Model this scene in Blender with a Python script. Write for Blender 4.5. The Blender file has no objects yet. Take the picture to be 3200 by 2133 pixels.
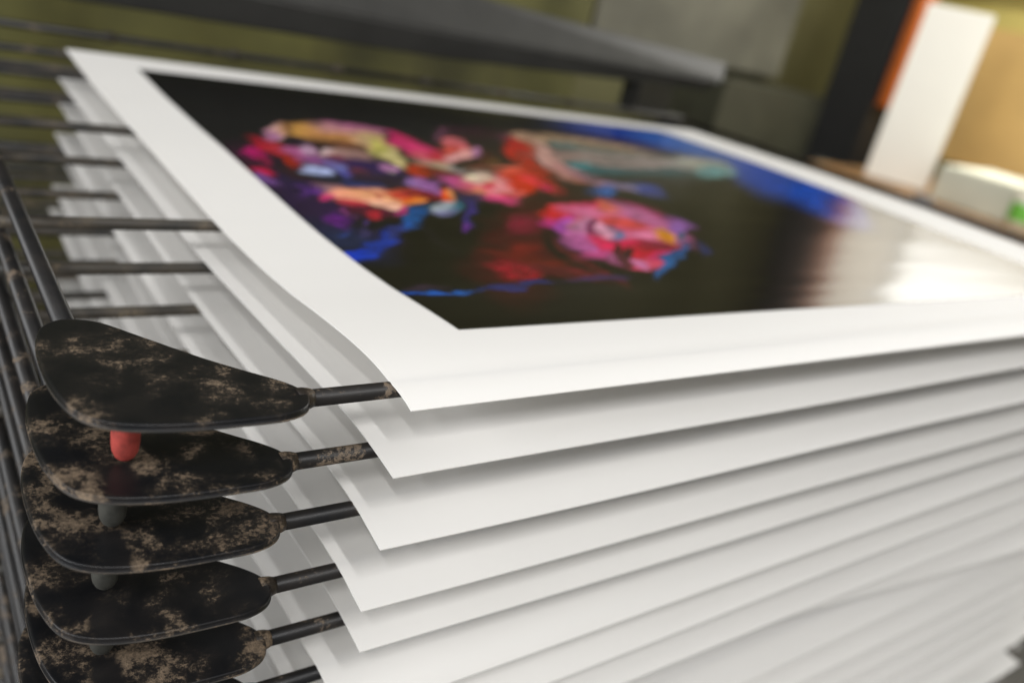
import bpy, bmesh, math, random
import numpy as np
from mathutils import Matrix, Vector

random.seed(7)
sc = bpy.context.scene
COL = sc.collection

# ------------------------------------------------------------------ camera, light, exposure
U = 0.125            # one modelling unit in metres (camera height above the top print)
ZC = 1.10            # eye height above the floor


def P(x, y, z):
    return Vector((x * U, y * U, z * U + ZC))


cam_d = bpy.data.cameras.new('camera')
cam_d.sensor_width = 36.0
cam_d.lens = 29.63
cam_d.clip_start = 0.01
cam_d.clip_end = 60.0
cam = bpy.data.objects.new('camera', cam_d)
COL.objects.link(cam)
AX = Vector((0.80456289, -0.55426351, 0.21323816))     # right
AY = Vector((0.0592129, 0.43214861, 0.89985633))       # up
AZ = Vector((-0.5909081, -0.71136456, 0.38051028))     # back
M = Matrix((AX, AY, AZ)).transposed().to_4x4()
M.translation = (0, 0, ZC)
cam.matrix_world = M
cam_d.dof.use_dof = True
cam_d.dof.focus_distance = 0.266
cam_d.dof.aperture_fstop = 6.0
sc.camera = cam

world = bpy.data.worlds.new('World')
sc.world = world
world.use_nodes = True
world.node_tree.nodes['Background'].inputs[0].default_value = (0.99, 0.99, 1.0, 1)
world.node_tree.nodes['Background'].inputs[1].default_value = 0.25


def area_lamp(name, x, y, z, length, width, watts, col=(1.0, 0.985, 0.965)):
    d = bpy.data.lights.new(name, 'AREA')
    d.shape = 'RECTANGLE'
    d.size = width
    d.size_y = length
    d.energy = watts
    d.color = col
    o = bpy.data.objects.new(name, d)
    o.location = (x, y, z)
    COL.objects.link(o)
    return o


area_lamp('ceiling_lamp', -0.06, -1.22, ZC + 1.50, 0.9, 0.07, 25)
area_lamp('ceiling_lamp', -0.98, -1.22, ZC + 1.50, 0.9, 0.07, 25)
area_lamp('ceiling_lamp', -2.0, -1.22, ZC + 1.50, 0.9, 0.07, 25)
area_lamp('bench_fill_light', 2.35, 0.80, ZC + 0.95, 1.0, 0.25, 23, (1.0, 0.97, 0.91))  # added light over the bench, brightens the white panel and right wall
front = area_lamp('front_fill_light', -0.2, -2.55, ZC + 0.75, 1.3, 2.4, 18, (0.985, 0.99, 1.0))  # added soft fill from behind the camera for the lower sheets
front.rotation_euler = (math.radians(78), 0, 0)
side = area_lamp('side_fill_light', -2.3, 0.3, ZC + 0.6, 2.2, 1.2, 74, (0.985, 0.99, 1.0))  # added soft fill from the left, lifts the strips between the sheets
side.rotation_euler = (0, math.radians(-80), 0)
sc.cycles.max_bounces = 12
sc.cycles.diffuse_bounces = 8
sc.cycles.caustics_reflective = False
sc.cycles.caustics_refractive = False

sc.view_settings.view_transform = 'Standard'
sc.view_settings.look = 'None'
sc.view_settings.exposure = 0.0
sc.view_settings.gamma = 1.0
sc.view_settings.use_curve_mapping = False


# ------------------------------------------------------------------ helpers
def tag(o, label=None, cat=None, group=None, kind=None):
    if label: o['label'] = label
    if cat: o['category'] = cat
    if group: o['group'] = group
    if kind: o['kind'] = kind
    return o


def link(name, me, mat=None, parent=None, smooth=True):
    o = bpy.data.objects.new(name, me)
    COL.objects.link(o)
    if mat is not None and not me.materials:
        me.materials.append(mat)
    if parent is not None:
        o.parent = parent
    if smooth:
        for p in me.polygons:
            p.use_smooth = True
    return o


def empty(name, loc=(0, 0, 0)):
    o = bpy.data.objects.new(name, None)
    o.location = loc
    o.empty_display_size = 0.05
    COL.objects.link(o)
    return o


def bm_mesh(name, bm):
    bmesh.ops.recalc_face_normals(bm, faces=bm.faces)
    me = bpy.data.meshes.new(name)
    bm.to_mesh(me)
    bm.free()
    return me


def bm_tube(bm, pts, r, n=14, cap=True):
    pts = [Vector(p) for p in pts]
    rings = []
    for i, p in enumerate(pts):
        t = (pts[min(i + 1, len(pts) - 1)] - pts[max(i - 1, 0)]).normalized()
        a = t.orthogonal().normalized() if i == 0 else (prev - t * prev.dot(t)).normalized()
        prev = a
        b = t.cross(a)
        rr = r[i] if isinstance(r, (list, tuple)) else r
        rings.append([bm.verts.new(p + (a * math.cos(2 * math.pi * k / n) + b * math.sin(2 * math.pi * k / n)) * rr) for k in range(n)])
    for A, B in zip(rings, rings[1:]):
        for k in range(n):
            bm.faces.new((A[k], A[(k + 1) % n], B[(k + 1) % n], B[k]))
    if cap:
        bm.faces.new(rings[0])
        bm.faces.new(rings[-1])


def bm_box(bm, lo, hi):
    vs = [bm.verts.new((x, y, z)) for z in (lo[2], hi[2]) for y in (lo[1], hi[1]) for x in (lo[0], hi[0])]
    for f in ((0, 2, 3, 1), (4, 5, 7, 6), (0, 1, 5, 4), (2, 6, 7, 3), (0, 4, 6, 2), (1, 3, 7, 5)):
        bm.faces.new([vs[i] for i in f])


def box(name, lo, hi, mat, parent=None, bevel=0.004, rotz=0.0):
    """box in metres, origin at its base centre"""
    c = Vector(((lo[0] + hi[0]) / 2, (lo[1] + hi[1]) / 2, lo[2]))
    bm = bmesh.new()
    bm_box(bm, Vector(lo) - c, Vector(hi) - c)
    if bevel:
        bmesh.ops.bevel(bm, geom=bm.edges[:], offset=bevel, segments=2, affect='EDGES')
    o = link(name, bm_mesh(name, bm), mat, parent, smooth=False)
    o.location = c
    o.rotation_euler[2] = rotz
    return o


# ------------------------------------------------------------------ materials
def new_mat(name):
    m = bpy.data.materials.new(name)
    m.use_nodes = True
    nt = m.node_tree
    return m, nt, nt.nodes['Principled BSDF']


def N(nt, t, **kw):
    n = nt.nodes.new(t)
    for k, v in kw.items():
        setattr(n, k, v)
    return n


def simple(name, col, rough=0.6, noise=0.15, scale=8.0, metal=0.0, bump=0.0, spec=0.5):
    """base colour broken up by two scales of noise, with roughness variation"""
    m, nt, b = new_mat(name)
    tc = N(nt, 'ShaderNodeTexCoord')
    n1 = N(nt, 'ShaderNodeTexNoise')
    n1.inputs['Scale'].default_value = scale
    n1.inputs['Detail'].default_value = 6
    nt.links.new(tc.outputs['Object'], n1.inputs['Vector'])
    r = N(nt, 'ShaderNodeValToRGB')
    r.color_ramp.elements[0].position = 0.3
    r.color_ramp.elements[1].position = 0.7
    r.color_ramp.elements[0].color = tuple(c * (1 - noise) for c in col) + (1,)
    r.color_ramp.elements[1].color = tuple(min(1, c * (1 + noise)) for c in col) + (1,)
    nt.links.new(n1.outputs['Fac'], r.inputs['Fac'])
    nt.links.new(r.outputs['Color'], b.inputs['Base Color'])
    b.inputs['Roughness'].default_value = rough
    b.inputs['Metallic'].default_value = metal
    b.inputs['Specular IOR Level'].default_value = spec
    if bump:
        bp = N(nt, 'ShaderNodeBump')
        bp.inputs['Strength'].default_value = bump
        bp.inputs['Distance'].default_value = 0.002
        nt.links.new(n1.outputs['Fac'], bp.inputs['Height'])
        nt.links.new(bp.outputs['Normal'], b.inputs['Normal'])
    return m


def paper_mat():
    m, nt, b = new_mat('paper')
    tc = N(nt, 'ShaderNodeTexCoord')
    n1 = N(nt, 'ShaderNodeTexNoise')
    n1.inputs['Scale'].default_value = 900
    n1.inputs['Detail'].default_value = 4
    nt.links.new(tc.outputs['Object'], n1.inputs['Vector'])
    n2 = N(nt, 'ShaderNodeTexNoise')
    n2.inputs['Scale'].default_value = 5
    nt.links.new(tc.outputs['Object'], n2.inputs['Vector'])
    r = N(nt, 'ShaderNodeValToRGB')
    r.color_ramp.elements[0].color = (0.80, 0.79, 0.775, 1)
    r.color_ramp.elements[1].color = (0.84, 0.835, 0.82, 1)
    nt.links.new(n2.outputs['Fac'], r.inputs['Fac'])
    nt.links.new(r.outputs['Color'], b.inputs['Base Color'])
    b.inputs['Roughness'].default_value = 0.62
    b.inputs['Specular IOR Level'].default_value = 0.25
    bp = N(nt, 'ShaderNodeBump')
    bp.inputs['Strength'].default_value = 0.05
    bp.inputs['Distance'].default_value = 0.0003
    nt.links.new(n1.outputs['Fac'], bp.inputs['Height'])
    nt.links.new(bp.outputs['Normal'], b.inputs['Normal'])
    tr = N(nt, 'ShaderNodeBsdfTranslucent')
    tr.inputs['Color'].default_value = (0.80, 0.77, 0.70, 1)
    mx = N(nt, 'ShaderNodeMixShader')
    mx.inputs[0].default_value = 0.18
    out = nt.nodes['Material Output']
    nt.links.new(b.outputs[0], mx.inputs[1])
    nt.links.new(tr.outputs[0], mx.inputs[2])
    nt.links.new(mx.outputs[0], out.inputs['Surface'])
    return m


def print_mat():
    m, nt, b = new_mat('varnished_ink')
    at = N(nt, 'ShaderNodeVertexColor', layer_name='ink')
    nt.links.new(at.outputs['Color'], b.inputs['Base Color'])
    tc = N(nt, 'ShaderNodeTexCoord')
    mp = N(nt, 'ShaderNodeMapping')
    mp.inputs['Scale'].default_value = (5, 30, 9)
    n1 = N(nt, 'ShaderNodeTexNoise')
    n1.inputs['Scale'].default_value = 1.0
    n1.inputs['Detail'].default_value = 2
    nt.links.new(tc.outputs['Object'], mp.inputs['Vector'])
    nt.links.new(mp.outputs['Vector'], n1.inputs['Vector'])
    bp = N(nt, 'ShaderNodeBump')
    bp.inputs['Strength'].default_value = 0.45
    bp.inputs['Distance'].default_value = 0.0012
    nt.links.new(n1.outputs['Fac'], bp.inputs['Height'])
    nt.links.new(bp.outputs['Normal'], b.inputs['Normal'])
    b.inputs['Roughness'].default_value = 0.20
    b.inputs['IOR'].default_value = 1.45
    b.inputs['Specular IOR Level'].default_value = 0.28
    return m


def worn_metal(name, amount=0.5, scale=70.0, spec=0.2, base=(0.012, 0.0125, 0.014), dust=(0.21, 0.155, 0.105), rough=0.38):
    """black enamel with patches of dried dust and rust; patches differ from object to object"""
    m, nt, b = new_mat(name)
    tc = N(nt, 'ShaderNodeTexCoord')
    oi = N(nt, 'ShaderNodeObjectInfo')
    ad = N(nt, 'ShaderNodeVectorMath', operation='ADD')
    mul = N(nt, 'ShaderNodeMath', operation='MULTIPLY')
    mul.inputs[1].default_value = 37.0
    nt.links.new(oi.outputs['Random'], mul.inputs[0])
    nt.links.new(tc.outputs['Object'], ad.inputs[0])
    nt.links.new(mul.outputs[0], ad.inputs[1])
    def noise(s, det, rough_=0.6, dist=0.0):
        n = N(nt, 'ShaderNodeTexNoise')
        n.inputs['Scale'].default_value = s
        n.inputs['Detail'].default_value = det
        n.inputs['Roughness'].default_value = rough_
        n.inputs['Distortion'].default_value = dist
        nt.links.new(ad.outputs[0], n.inputs['Vector'])
        return n
    big = noise(scale * 0.6, 4, 0.5, 0.4)
    mid = noise(scale * 5.0, 10, 0.74, 0.25)
    fine = noise(scale * 28, 4, 0.6)
    # amount drifts with the object's random number
    r_amt = N(nt, 'ShaderNodeMapRange')
    r_amt.inputs[3].default_value = -0.05
    r_amt.inputs[4].default_value = 0.045
    nt.links.new(oi.outputs['Random'], r_amt.inputs[0])
    s1 = N(nt, 'ShaderNodeMath', operation='MULTIPLY_ADD')
    s1.inputs[1].default_value = 0.90
    nt.links.new(big.outputs['Fac'], s1.inputs[0])
    m2 = N(nt, 'ShaderNodeMath', operation='MULTIPLY_ADD')
    m2.inputs[1].default_value = 0.60
    nt.links.new(mid.outputs['Fac'], m2.inputs[0])
    f2 = N(nt, 'ShaderNodeMath', operation='MULTIPLY_ADD')
    f2.inputs[1].default_value = 0.16
    nt.links.new(fine.outputs['Fac'], f2.inputs[0])
    nt.links.new(r_amt.outputs[0], f2.inputs[2])
    nt.links.new(f2.outputs[0], m2.inputs[2])
    nt.links.new(m2.outputs[0], s1.inputs[2])
    ramp = N(nt, 'ShaderNodeValToRGB')
    e = ramp.color_ramp.elements
    p0 = 0.945 - 0.22 * amount
    e[0].position = p0 - 0.09
    e[0].color = (0, 0, 0, 1)
    e[1].position = min(1.0, p0 + 0.12)
    e[1].color = (0.75, 0.75, 0.75, 1)
    x = e.new(p0 - 0.01); x.color = (0.07, 0.07, 0.07, 1)
    x = e.new(p0 + 0.035); x.color = (0.46, 0.46, 0.46, 1)
    nt.links.new(s1.outputs[0], ramp.inputs['Fac'])
    g = N(nt, 'ShaderNodeMapRange')
    g.inputs[1].default_value = 0.25
    g.inputs[2].default_value = 0.55
    g.inputs[3].default_value = 0.35
    nt.links.new(fine.outputs['Fac'], g.inputs[0])
    mk = N(nt, 'ShaderNodeMath', operation='MULTIPLY')
    nt.links.new(ramp.outputs['Color'], mk.inputs[0])
    nt.links.new(g.outputs[0], mk.inputs[1])
    if name == 'worn_plate':        # dust-free dark streak, from below the stopper to the front edge
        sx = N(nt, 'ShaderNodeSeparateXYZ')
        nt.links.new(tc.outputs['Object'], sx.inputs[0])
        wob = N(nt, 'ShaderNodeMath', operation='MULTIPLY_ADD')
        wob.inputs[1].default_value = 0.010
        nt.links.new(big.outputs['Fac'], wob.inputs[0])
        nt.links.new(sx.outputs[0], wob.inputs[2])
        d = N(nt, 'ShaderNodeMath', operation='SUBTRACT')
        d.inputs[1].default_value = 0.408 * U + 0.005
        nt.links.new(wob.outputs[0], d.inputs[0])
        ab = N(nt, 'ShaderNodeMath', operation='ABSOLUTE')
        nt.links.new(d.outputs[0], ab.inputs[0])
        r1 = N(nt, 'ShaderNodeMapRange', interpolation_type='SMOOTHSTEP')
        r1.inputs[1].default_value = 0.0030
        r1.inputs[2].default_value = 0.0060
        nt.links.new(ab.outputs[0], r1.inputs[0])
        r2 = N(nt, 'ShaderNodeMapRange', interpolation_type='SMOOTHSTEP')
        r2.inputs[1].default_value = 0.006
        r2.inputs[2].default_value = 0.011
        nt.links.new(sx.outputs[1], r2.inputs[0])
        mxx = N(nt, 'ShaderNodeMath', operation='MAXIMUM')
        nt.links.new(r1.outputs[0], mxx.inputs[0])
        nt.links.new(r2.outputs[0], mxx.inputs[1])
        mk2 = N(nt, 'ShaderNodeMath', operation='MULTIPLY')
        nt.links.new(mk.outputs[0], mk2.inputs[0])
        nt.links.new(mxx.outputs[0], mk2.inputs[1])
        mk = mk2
    dcol = N(nt, 'ShaderNodeValToRGB')
    e = dcol.color_ramp.elements
    e[0].position = 0.35; e[0].color = tuple(c * 0.55 for c in dust) + (1,)
    e[1].position = 0.65; e[1].color = tuple(c * 1.25 for c in dust) + (1,)
    x = e.new(0.72); x.color = (0.30, 0.13, 0.05, 1)
    nt.links.new(mid.outputs['Fac'], dcol.inputs['Fac'])
    bcol = N(nt, 'ShaderNodeValToRGB')
    e = bcol.color_ramp.elements
    e[0].color = tuple(c * 0.7 for c in base) + (1,)
    e[0].position = 0.35
    e[1].position = 0.75
    e[1].color = (base[0] * 1.9, base[1] * 1.6, base[2] * 1.3, 1)
    nt.links.new(big.outputs['Fac'], bcol.inputs['Fac'])
    mc = N(nt, 'ShaderNodeMix', data_type='RGBA')
    nt.links.new(mk.outputs[0], mc.inputs[0])
    nt.links.new(bcol.outputs['Color'], mc.inputs[6])
    nt.links.new(dcol.outputs['Color'], mc.inputs[7])
    nt.links.new(mc.outputs[2], b.inputs['Base Color'])
    rr = N(nt, 'ShaderNodeMapRange')
    rr.inputs[3].default_value = rough
    rr.inputs[4].default_value = 0.9
    b.inputs['Specular IOR Level'].default_value = spec
    nt.links.new(mk.outputs[0], rr.inputs[0])
    nt.links.new(rr.outputs[0], b.inputs['Roughness'])
    bp = N(nt, 'ShaderNodeBump')
    bp.inputs['Strength'].default_value = 0.35
    bp.inputs['Distance'].default_value = 0.0004
    sm = N(nt, 'ShaderNodeMath', operation='MULTIPLY_ADD')
    sm.inputs[1].default_value = 0.25
    nt.links.new(fine.outputs['Fac'], sm.inputs[0])
    nt.links.new(mk.outputs[0], sm.inputs[2])
    nt.links.new(sm.outputs[0], bp.inputs['Height'])
    nt.links.new(bp.outputs['Normal'], b.inputs['Normal'])
    return m


def emit_mat(name, col, s):
    m, nt, b = new_mat(name)
    b.inputs['Base Color'].default_value = (*col, 1)
    b.inputs['Emission Color'].default_value = (*col, 1)
    b.inputs['Emission Strength'].default_value = s
    return m


MAT = dict(
    paper=paper_mat(),
    ink=print_mat(),
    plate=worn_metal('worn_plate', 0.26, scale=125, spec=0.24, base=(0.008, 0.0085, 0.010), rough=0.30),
    lip=worn_metal('worn_lip', 0.25, scale=120, base=(0.05, 0.05, 0.05), rough=0.3),
    rod=worn_metal('worn_rod', -0.35, scale=110, spec=0.3, base=(0.009, 0.009, 0.0095), rough=0.36),
    wire=worn_metal('worn_wire', -0.05, scale=90, base=(0.03, 0.029, 0.026), dust=(0.12, 0.095, 0.065), rough=0.5),
    red=simple('red_rubber', (0.31, 0.042, 0.032), 0.65, 0.35, 300, bump=0.1),
    grey_rubber=simple('grey_rubber', (0.04, 0.04, 0.034), 0.6, 0.35, 300, bump=0.1),
    bar=simple('grey_painted_steel', (0.042, 0.0415, 0.039), 0.45, 0.12, 30),
    black=simple('black_steel', (0.012, 0.012, 0.012), 0.45, 0.2, 30),
)

# ------------------------------------------------------------------ the setting
FX0, FX1, FY0, FY1 = -2.2, 3.02, -2.6, 2.06
concrete = simple('concrete', (0.10, 0.095, 0.085), 0.75, 0.3, 3, bump=0.3)
tag(box('floor', (FX0, FY0, -0.08), (FX1, FY1, 0.0), concrete, bevel=0), kind='structure')
olive_wall = simple('olive_paint', (0.10, 0.094, 0.036), 0.7, 0.2, 2.5)
ochre_wall = simple('ochre_paint', (0.50, 0.42, 0.12), 0.7, 0.12, 2.0)
tag(box('back_wall', (FX0, FY1 + 0.004, -0.08), (FX1, FY1 + 0.1, 2.85), olive_wall, bevel=0), kind='structure')
tag(box('right_wall', (FX1 + 0.004, FY0, -0.08), (FX1 + 0.1, FY1, 2.85), ochre_wall, bevel=0), kind='structure')

# painted strokes of the printed image: centre, two half-axes (sheet units), ink colour, edge softness
STROKES = [
(2.797,2.981,1.956,-0.791,-2.289,-2.781,0.002,0.002,0.002,1),
(0.439,0.782,0.739,-0.255,-0.239,-0.404,0.002,0.002,0.002,1),
(0.479,1.964,0.068,-0.38,-0.166,-0.297,0.03,0.013,0.074,0.8),
(0.412,2.427,0.026,-0.235,-0.115,-0.221,0.048,0.006,0.036,0.8),
(0.516,1.684,0.096,-0.29,-0.134,-0.23,0.034,0.012,0.066,0.8),
(0.453,1.379,0.107,-0.137,-0.09,-0.166,0.017,0.028,0.078,0.8),
(0.644,1.588,0.097,-0.053,-0.056,-0.104,0.01,0.01,0.019,0.7),
(3.914,3.727,0.796,-0.214,-0.317,-0.348,0.002,0.002,0.024,0.8),
(4.381,4.042,0.592,-0.171,-0.37,-0.392,0.002,0.092,0.45,0.7),
(4.777,3.943,0.246,-0.177,-0.464,-0.442,0.002,0.162,0.546,0.7),
(3.86,3.593,0.34,-0.161,-0.213,-0.228,0.002,0.006,0.127,0.7),
(5.078,3.733,0.065,-0.4,-0.524,-0.441,0.022,0.175,0.546,0.7),
(5.04,3.289,0.035,-0.392,-0.648,-0.505,0.044,0.144,0.45,0.7),
(4.696,2.755,-0.111,-0.353,-0.629,-0.459,0.039,0.116,0.473,0.7),
(4.95,2.672,-0.325,-0.827,-0.65,-0.441,0.028,0.111,0.473,0.6),
(4.783,2.192,-0.133,-0.421,-0.547,-0.338,0.006,0.127,0.546,0.6),
(4.584,1.877,-0.074,-0.201,-0.404,-0.237,0.017,0.044,0.29,0.7),
(1.619,1.743,0.15,0.014,-0.146,-0.203,0.039,0.01,0.004,0.8),
(2.037,1.932,0.232,-0.026,-0.086,-0.105,0.036,0.01,0.01,0.8),
(2.148,2.95,0.156,-0.081,-0.407,-0.584,0.015,0.003,0.003,0.6),
(2.102,2.291,0.043,-0.246,-0.226,-0.253,0.036,0.006,0.003,0.7),
(0.808,3.113,0.11,0.145,-0.04,-0.153,0.652,0.407,0.407,0.5),
(0.721,2.993,0.087,0.122,-0.029,-0.106,0.473,0.24,0.386,0.6),
(1.005,3.176,0.148,-0.007,-0.079,-0.185,0.591,0.355,0.116,0.5),
(1.272,3.189,0.174,-0.062,-0.087,-0.177,0.652,0.355,0.355,0.5),
(1.134,3.057,0.159,-0.046,-0.055,-0.118,0.54,0.286,0.116,0.6),
(0.92,3.218,-0.018,-0.08,-0.06,-0.08,0.317,0.169,0.074,0.7),
(1.341,2.993,0.02,-0.209,-0.122,-0.208,0.598,0.439,0.248,0.5),
(1.307,2.712,-0,-0.189,-0.086,-0.133,0.638,0.54,0.29,0.5),
(1.317,2.857,0.037,-0.02,-0.092,-0.171,0.604,0.559,0.196,0.7),
(1.402,3.355,0.146,-0.079,-0.033,-0.064,0.521,0.21,0.346,0.8),
(0.895,2.905,0.1,-0.055,-0.025,-0.058,0.026,0.008,0.036,0.6),
(0.992,2.848,0.103,-0.031,-0.031,-0.067,0.055,0.015,0.006,0.6),
(1.118,2.852,0.068,-0.037,-0.042,-0.085,0.248,0.111,0.059,0.7),
(0.612,2.791,0.025,-0.132,-0.046,-0.102,0.45,0.013,0.048,0.6),
(0.659,2.653,0.023,-0.185,-0.047,-0.092,0.439,0.042,0.059,0.6),
(0.635,2.52,-0.001,-0.107,-0.041,-0.068,0.355,0.031,0.013,0.6),
(0.499,2.626,0.03,-0.05,-0.047,-0.109,0.559,0.015,0.21,0.6),
(0.493,2.499,0.013,-0.065,-0.027,-0.053,0.248,0.006,0.074,0.7),
(0.442,2.305,0.054,-0.024,-0.022,-0.054,0.559,0.015,0.092,0.6),
(0.421,2.201,0.04,-0.037,-0.025,-0.058,0.196,0.101,0.29,0.7),
(0.77,2.653,0.067,-0.063,-0.057,-0.122,0.396,0.132,0.281,0.6),
(0.833,2.753,0.031,-0.044,-0.048,-0.103,0.546,0.365,0.497,0.6),
(0.915,2.69,0.032,-0.013,-0.044,-0.095,0.652,0.497,0.497,0.6),
(0.999,2.697,0.06,-0.025,-0.042,-0.087,0.546,0.365,0.326,0.6),
(1.093,2.69,0.078,-0.051,-0.05,-0.096,0.491,0.317,0.281,0.6),
(0.825,2.509,0.113,-0.067,-0.037,-0.077,0.256,0.101,0.248,0.6),
(0.997,2.585,0.096,-0.056,-0.025,-0.049,0.256,0.034,0.092,0.7),
(1.079,2.452,0.119,-0.11,-0.078,-0.14,0.034,0.012,0.106,0.6),
(0.854,2.418,0.047,-0.043,-0.049,-0.097,0.182,0.182,0.396,0.6),
(0.724,2.35,0.045,-0.06,-0.039,-0.077,0.497,0.559,0.817,0.4),
(0.853,2.284,0.029,-0.027,-0.037,-0.07,0.138,0.138,0.45,0.6),
(0.944,2.314,0.045,-0.019,-0.038,-0.073,0.196,0.045,0.092,0.7),
(0.614,2.308,0.072,-0.118,-0.03,-0.061,0.039,0.012,0.028,0.6),
(0.775,2.186,0.106,-0.101,-0.034,-0.065,0.013,0.013,0.039,0.6),
(1.15,2.438,0.032,-0.057,-0.046,-0.076,0.546,0.281,0.497,0.5),
(1.136,2.352,0.024,-0.01,-0.015,-0.027,0.497,0.497,0.407,0.7),
(1.008,2.207,0.129,-0.078,-0.047,-0.085,0.036,0.017,0.052,0.6),
(0.878,2.125,0.085,-0.057,-0.025,-0.046,0.036,0.052,0.182,0.6),
(0.606,2.034,0.036,-0.018,-0.038,-0.08,0.121,0.036,0.21,0.7),
(0.53,2.034,0.011,-0.066,-0.04,-0.071,0.101,0.034,0.196,0.7),
(0.716,2.052,0.069,-0.047,-0.041,-0.082,0.346,0.21,0.24,0.6),
(0.729,1.941,0.096,-0.048,-0.047,-0.092,0.77,0.365,0.281,0.5),
(0.615,1.913,0.031,-0.015,-0.028,-0.057,0.598,0.074,0.225,0.6),
(0.865,1.961,0.145,-0.027,-0.057,-0.109,0.817,0.396,0.248,0.5),
(1.035,1.947,0.107,0.081,-0.042,-0.102,0.71,0.189,0.045,0.5),
(0.994,1.999,0.05,-0.016,-0.031,-0.056,0.598,0.096,0.062,0.6),
(0.853,1.842,0.097,-0.033,-0.034,-0.062,0.882,0.521,0.396,0.4),
(1.003,1.855,0.109,0.127,-0.009,-0.049,0.77,0.29,0.074,0.5),
(0.881,1.976,0.023,0.003,-0.02,-0.041,0.473,0.169,0.121,0.8),
(0.7,1.835,0.045,-0.023,-0.019,-0.037,0.598,0.074,0.111,0.6),
(0.774,1.733,0.117,-0.018,-0.029,-0.054,0.144,0.012,0.052,0.6),
(0.719,1.688,0.035,-0.006,-0.024,-0.047,0.407,0.034,0.059,0.6),
(0.856,1.69,0.039,-0.02,-0.028,-0.048,0.087,0.024,0.045,0.7),
(0.904,1.741,0.058,0.042,-0.018,-0.046,0.45,0.059,0.225,0.7),
(0.531,1.631,0.028,-0.015,-0.039,-0.077,0.15,0.024,0.232,0.8),
(0.631,1.718,0.018,0.002,-0.022,-0.047,0.225,0.059,0.196,0.8),
(0.621,1.597,0.016,0.001,-0.018,-0.039,0.101,0.059,0.196,0.8),
(0.562,1.466,0.027,0.002,-0.02,-0.043,0.059,0.052,0.138,0.8),
(0.466,1.47,0.022,0.002,-0.019,-0.042,0.036,0.062,0.196,0.8),
(0.423,1.183,0.106,0.072,-0.021,-0.057,0.011,0.074,0.546,0.5),
(0.596,1.351,0.139,0.153,-0.017,-0.068,0.021,0.062,0.346,0.6),
(0.762,1.499,0.115,0.085,-0.028,-0.068,0.039,0.052,0.196,0.6),
(1.027,1.78,0.048,-0.024,-0.055,-0.089,0.017,0.062,0.116,0.6),
(0.923,1.647,0.103,0.082,-0.038,-0.1,0.021,0.116,0.308,0.5),
(1.16,1.809,0.07,0.008,-0.073,-0.124,0.375,0.417,0.462,0.5),
(1.237,1.818,0.036,0.004,-0.066,-0.11,0.055,0.21,0.264,0.7),
(1.118,1.719,0.062,0.006,-0.024,-0.042,0.24,0.24,0.396,0.7),
(1.579,3.121,0.042,-0.117,-0.051,-0.084,0.45,0.042,0.169,0.6),
(1.583,2.968,0.036,-0.151,-0.072,-0.116,0.546,0.024,0.121,0.5),
(1.567,2.855,0.05,-0.189,-0.114,-0.182,0.598,0.059,0.196,0.5),
(1.518,2.716,0.051,-0.062,-0.059,-0.096,0.652,0.138,0.196,0.6),
(1.621,2.692,0.028,-0.071,-0.067,-0.1,0.546,0.059,0.092,0.6),
(1.475,2.52,0.089,-0.083,-0.051,-0.08,0.407,0.326,0.256,0.5),
(1.548,2.505,0.054,-0.077,-0.045,-0.066,0.497,0.407,0.29,0.6),
(1.335,2.39,0.059,-0.055,-0.079,-0.125,0.462,0.062,0.024,0.5),
(1.433,2.351,0.088,-0.036,-0.045,-0.071,0.182,0.024,0.006,0.6),
(1.585,2.438,0.041,-0.038,-0.054,-0.079,0.497,0.45,0.45,0.6),
(1.675,2.44,0.081,-0.047,-0.046,-0.067,0.196,0.189,0.169,0.7),
(2.3,3.398,0.228,-0.036,-0.11,-0.167,0.039,0.006,0.012,0.5),
(2.242,3.47,0.195,0.031,-0.041,-0.068,0.059,0.01,0.036,0.7),
(1.993,3.292,0.057,0.016,-0.103,-0.179,0.196,0.074,0.132,0.6),
(1.998,3.256,0.038,0.011,-0.051,-0.089,0.019,0.003,0.008,0.8),
(1.922,2.991,0.02,-0.101,-0.116,-0.168,0.652,0.21,0.24,0.5),
(1.804,2.844,0.073,0.022,-0.093,-0.155,0.71,0.138,0.111,0.6),
(1.857,2.776,0.195,0.124,-0.068,-0.118,0.801,0.428,0.417,0.4),
(1.98,2.855,0.053,0.016,-0.077,-0.12,0.546,0.281,0.497,0.6),
(1.733,2.535,0.135,0.043,-0.033,-0.056,0.006,0.002,0.002,0.6),
(1.955,2.702,0.062,-0.025,-0.084,-0.121,0.096,0.019,0.008,0.7),
(1.958,2.621,0.056,0.012,-0.061,-0.094,0.144,0.078,0.024,0.8),
(2.577,3.337,0.11,0.004,-0.101,-0.144,0.144,0.045,0.078,0.7),
(1.848,2.489,0.134,0.026,-0.045,-0.07,0.196,0.066,0.045,0.7),
(1.184,2.166,0.035,-0.035,-0.053,-0.085,0.365,0.225,0.497,0.5),
(1.238,2.11,0.024,-0.104,-0.052,-0.074,0.407,0.189,0.45,0.5),
(1.141,1.985,0.089,-0.043,-0.038,-0.063,0.189,0.012,0.031,0.6),
(1.266,1.98,0.045,-0.005,-0.047,-0.076,0.785,0.138,0.034,0.5),
(1.31,1.978,0.031,0.004,-0.041,-0.068,0.785,0.365,0.169,0.6),
(1.412,2.182,0.042,-0.083,-0.063,-0.088,0.428,0.111,0.273,0.6),
(1.469,2.191,0.053,-0.022,-0.051,-0.077,0.71,0.138,0.407,0.6),
(1.585,2.081,0.113,-0.12,-0.12,-0.163,0.71,0.189,0.248,0.5),
(1.646,2.261,0.11,-0.008,-0.068,-0.103,0.739,0.572,0.473,0.5),
(1.483,2.003,0.039,-0.018,-0.052,-0.075,0.71,0.281,0.189,0.6),
(1.715,2.129,0.074,0.011,-0.128,-0.19,0.801,0.346,0.375,0.6),
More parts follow.
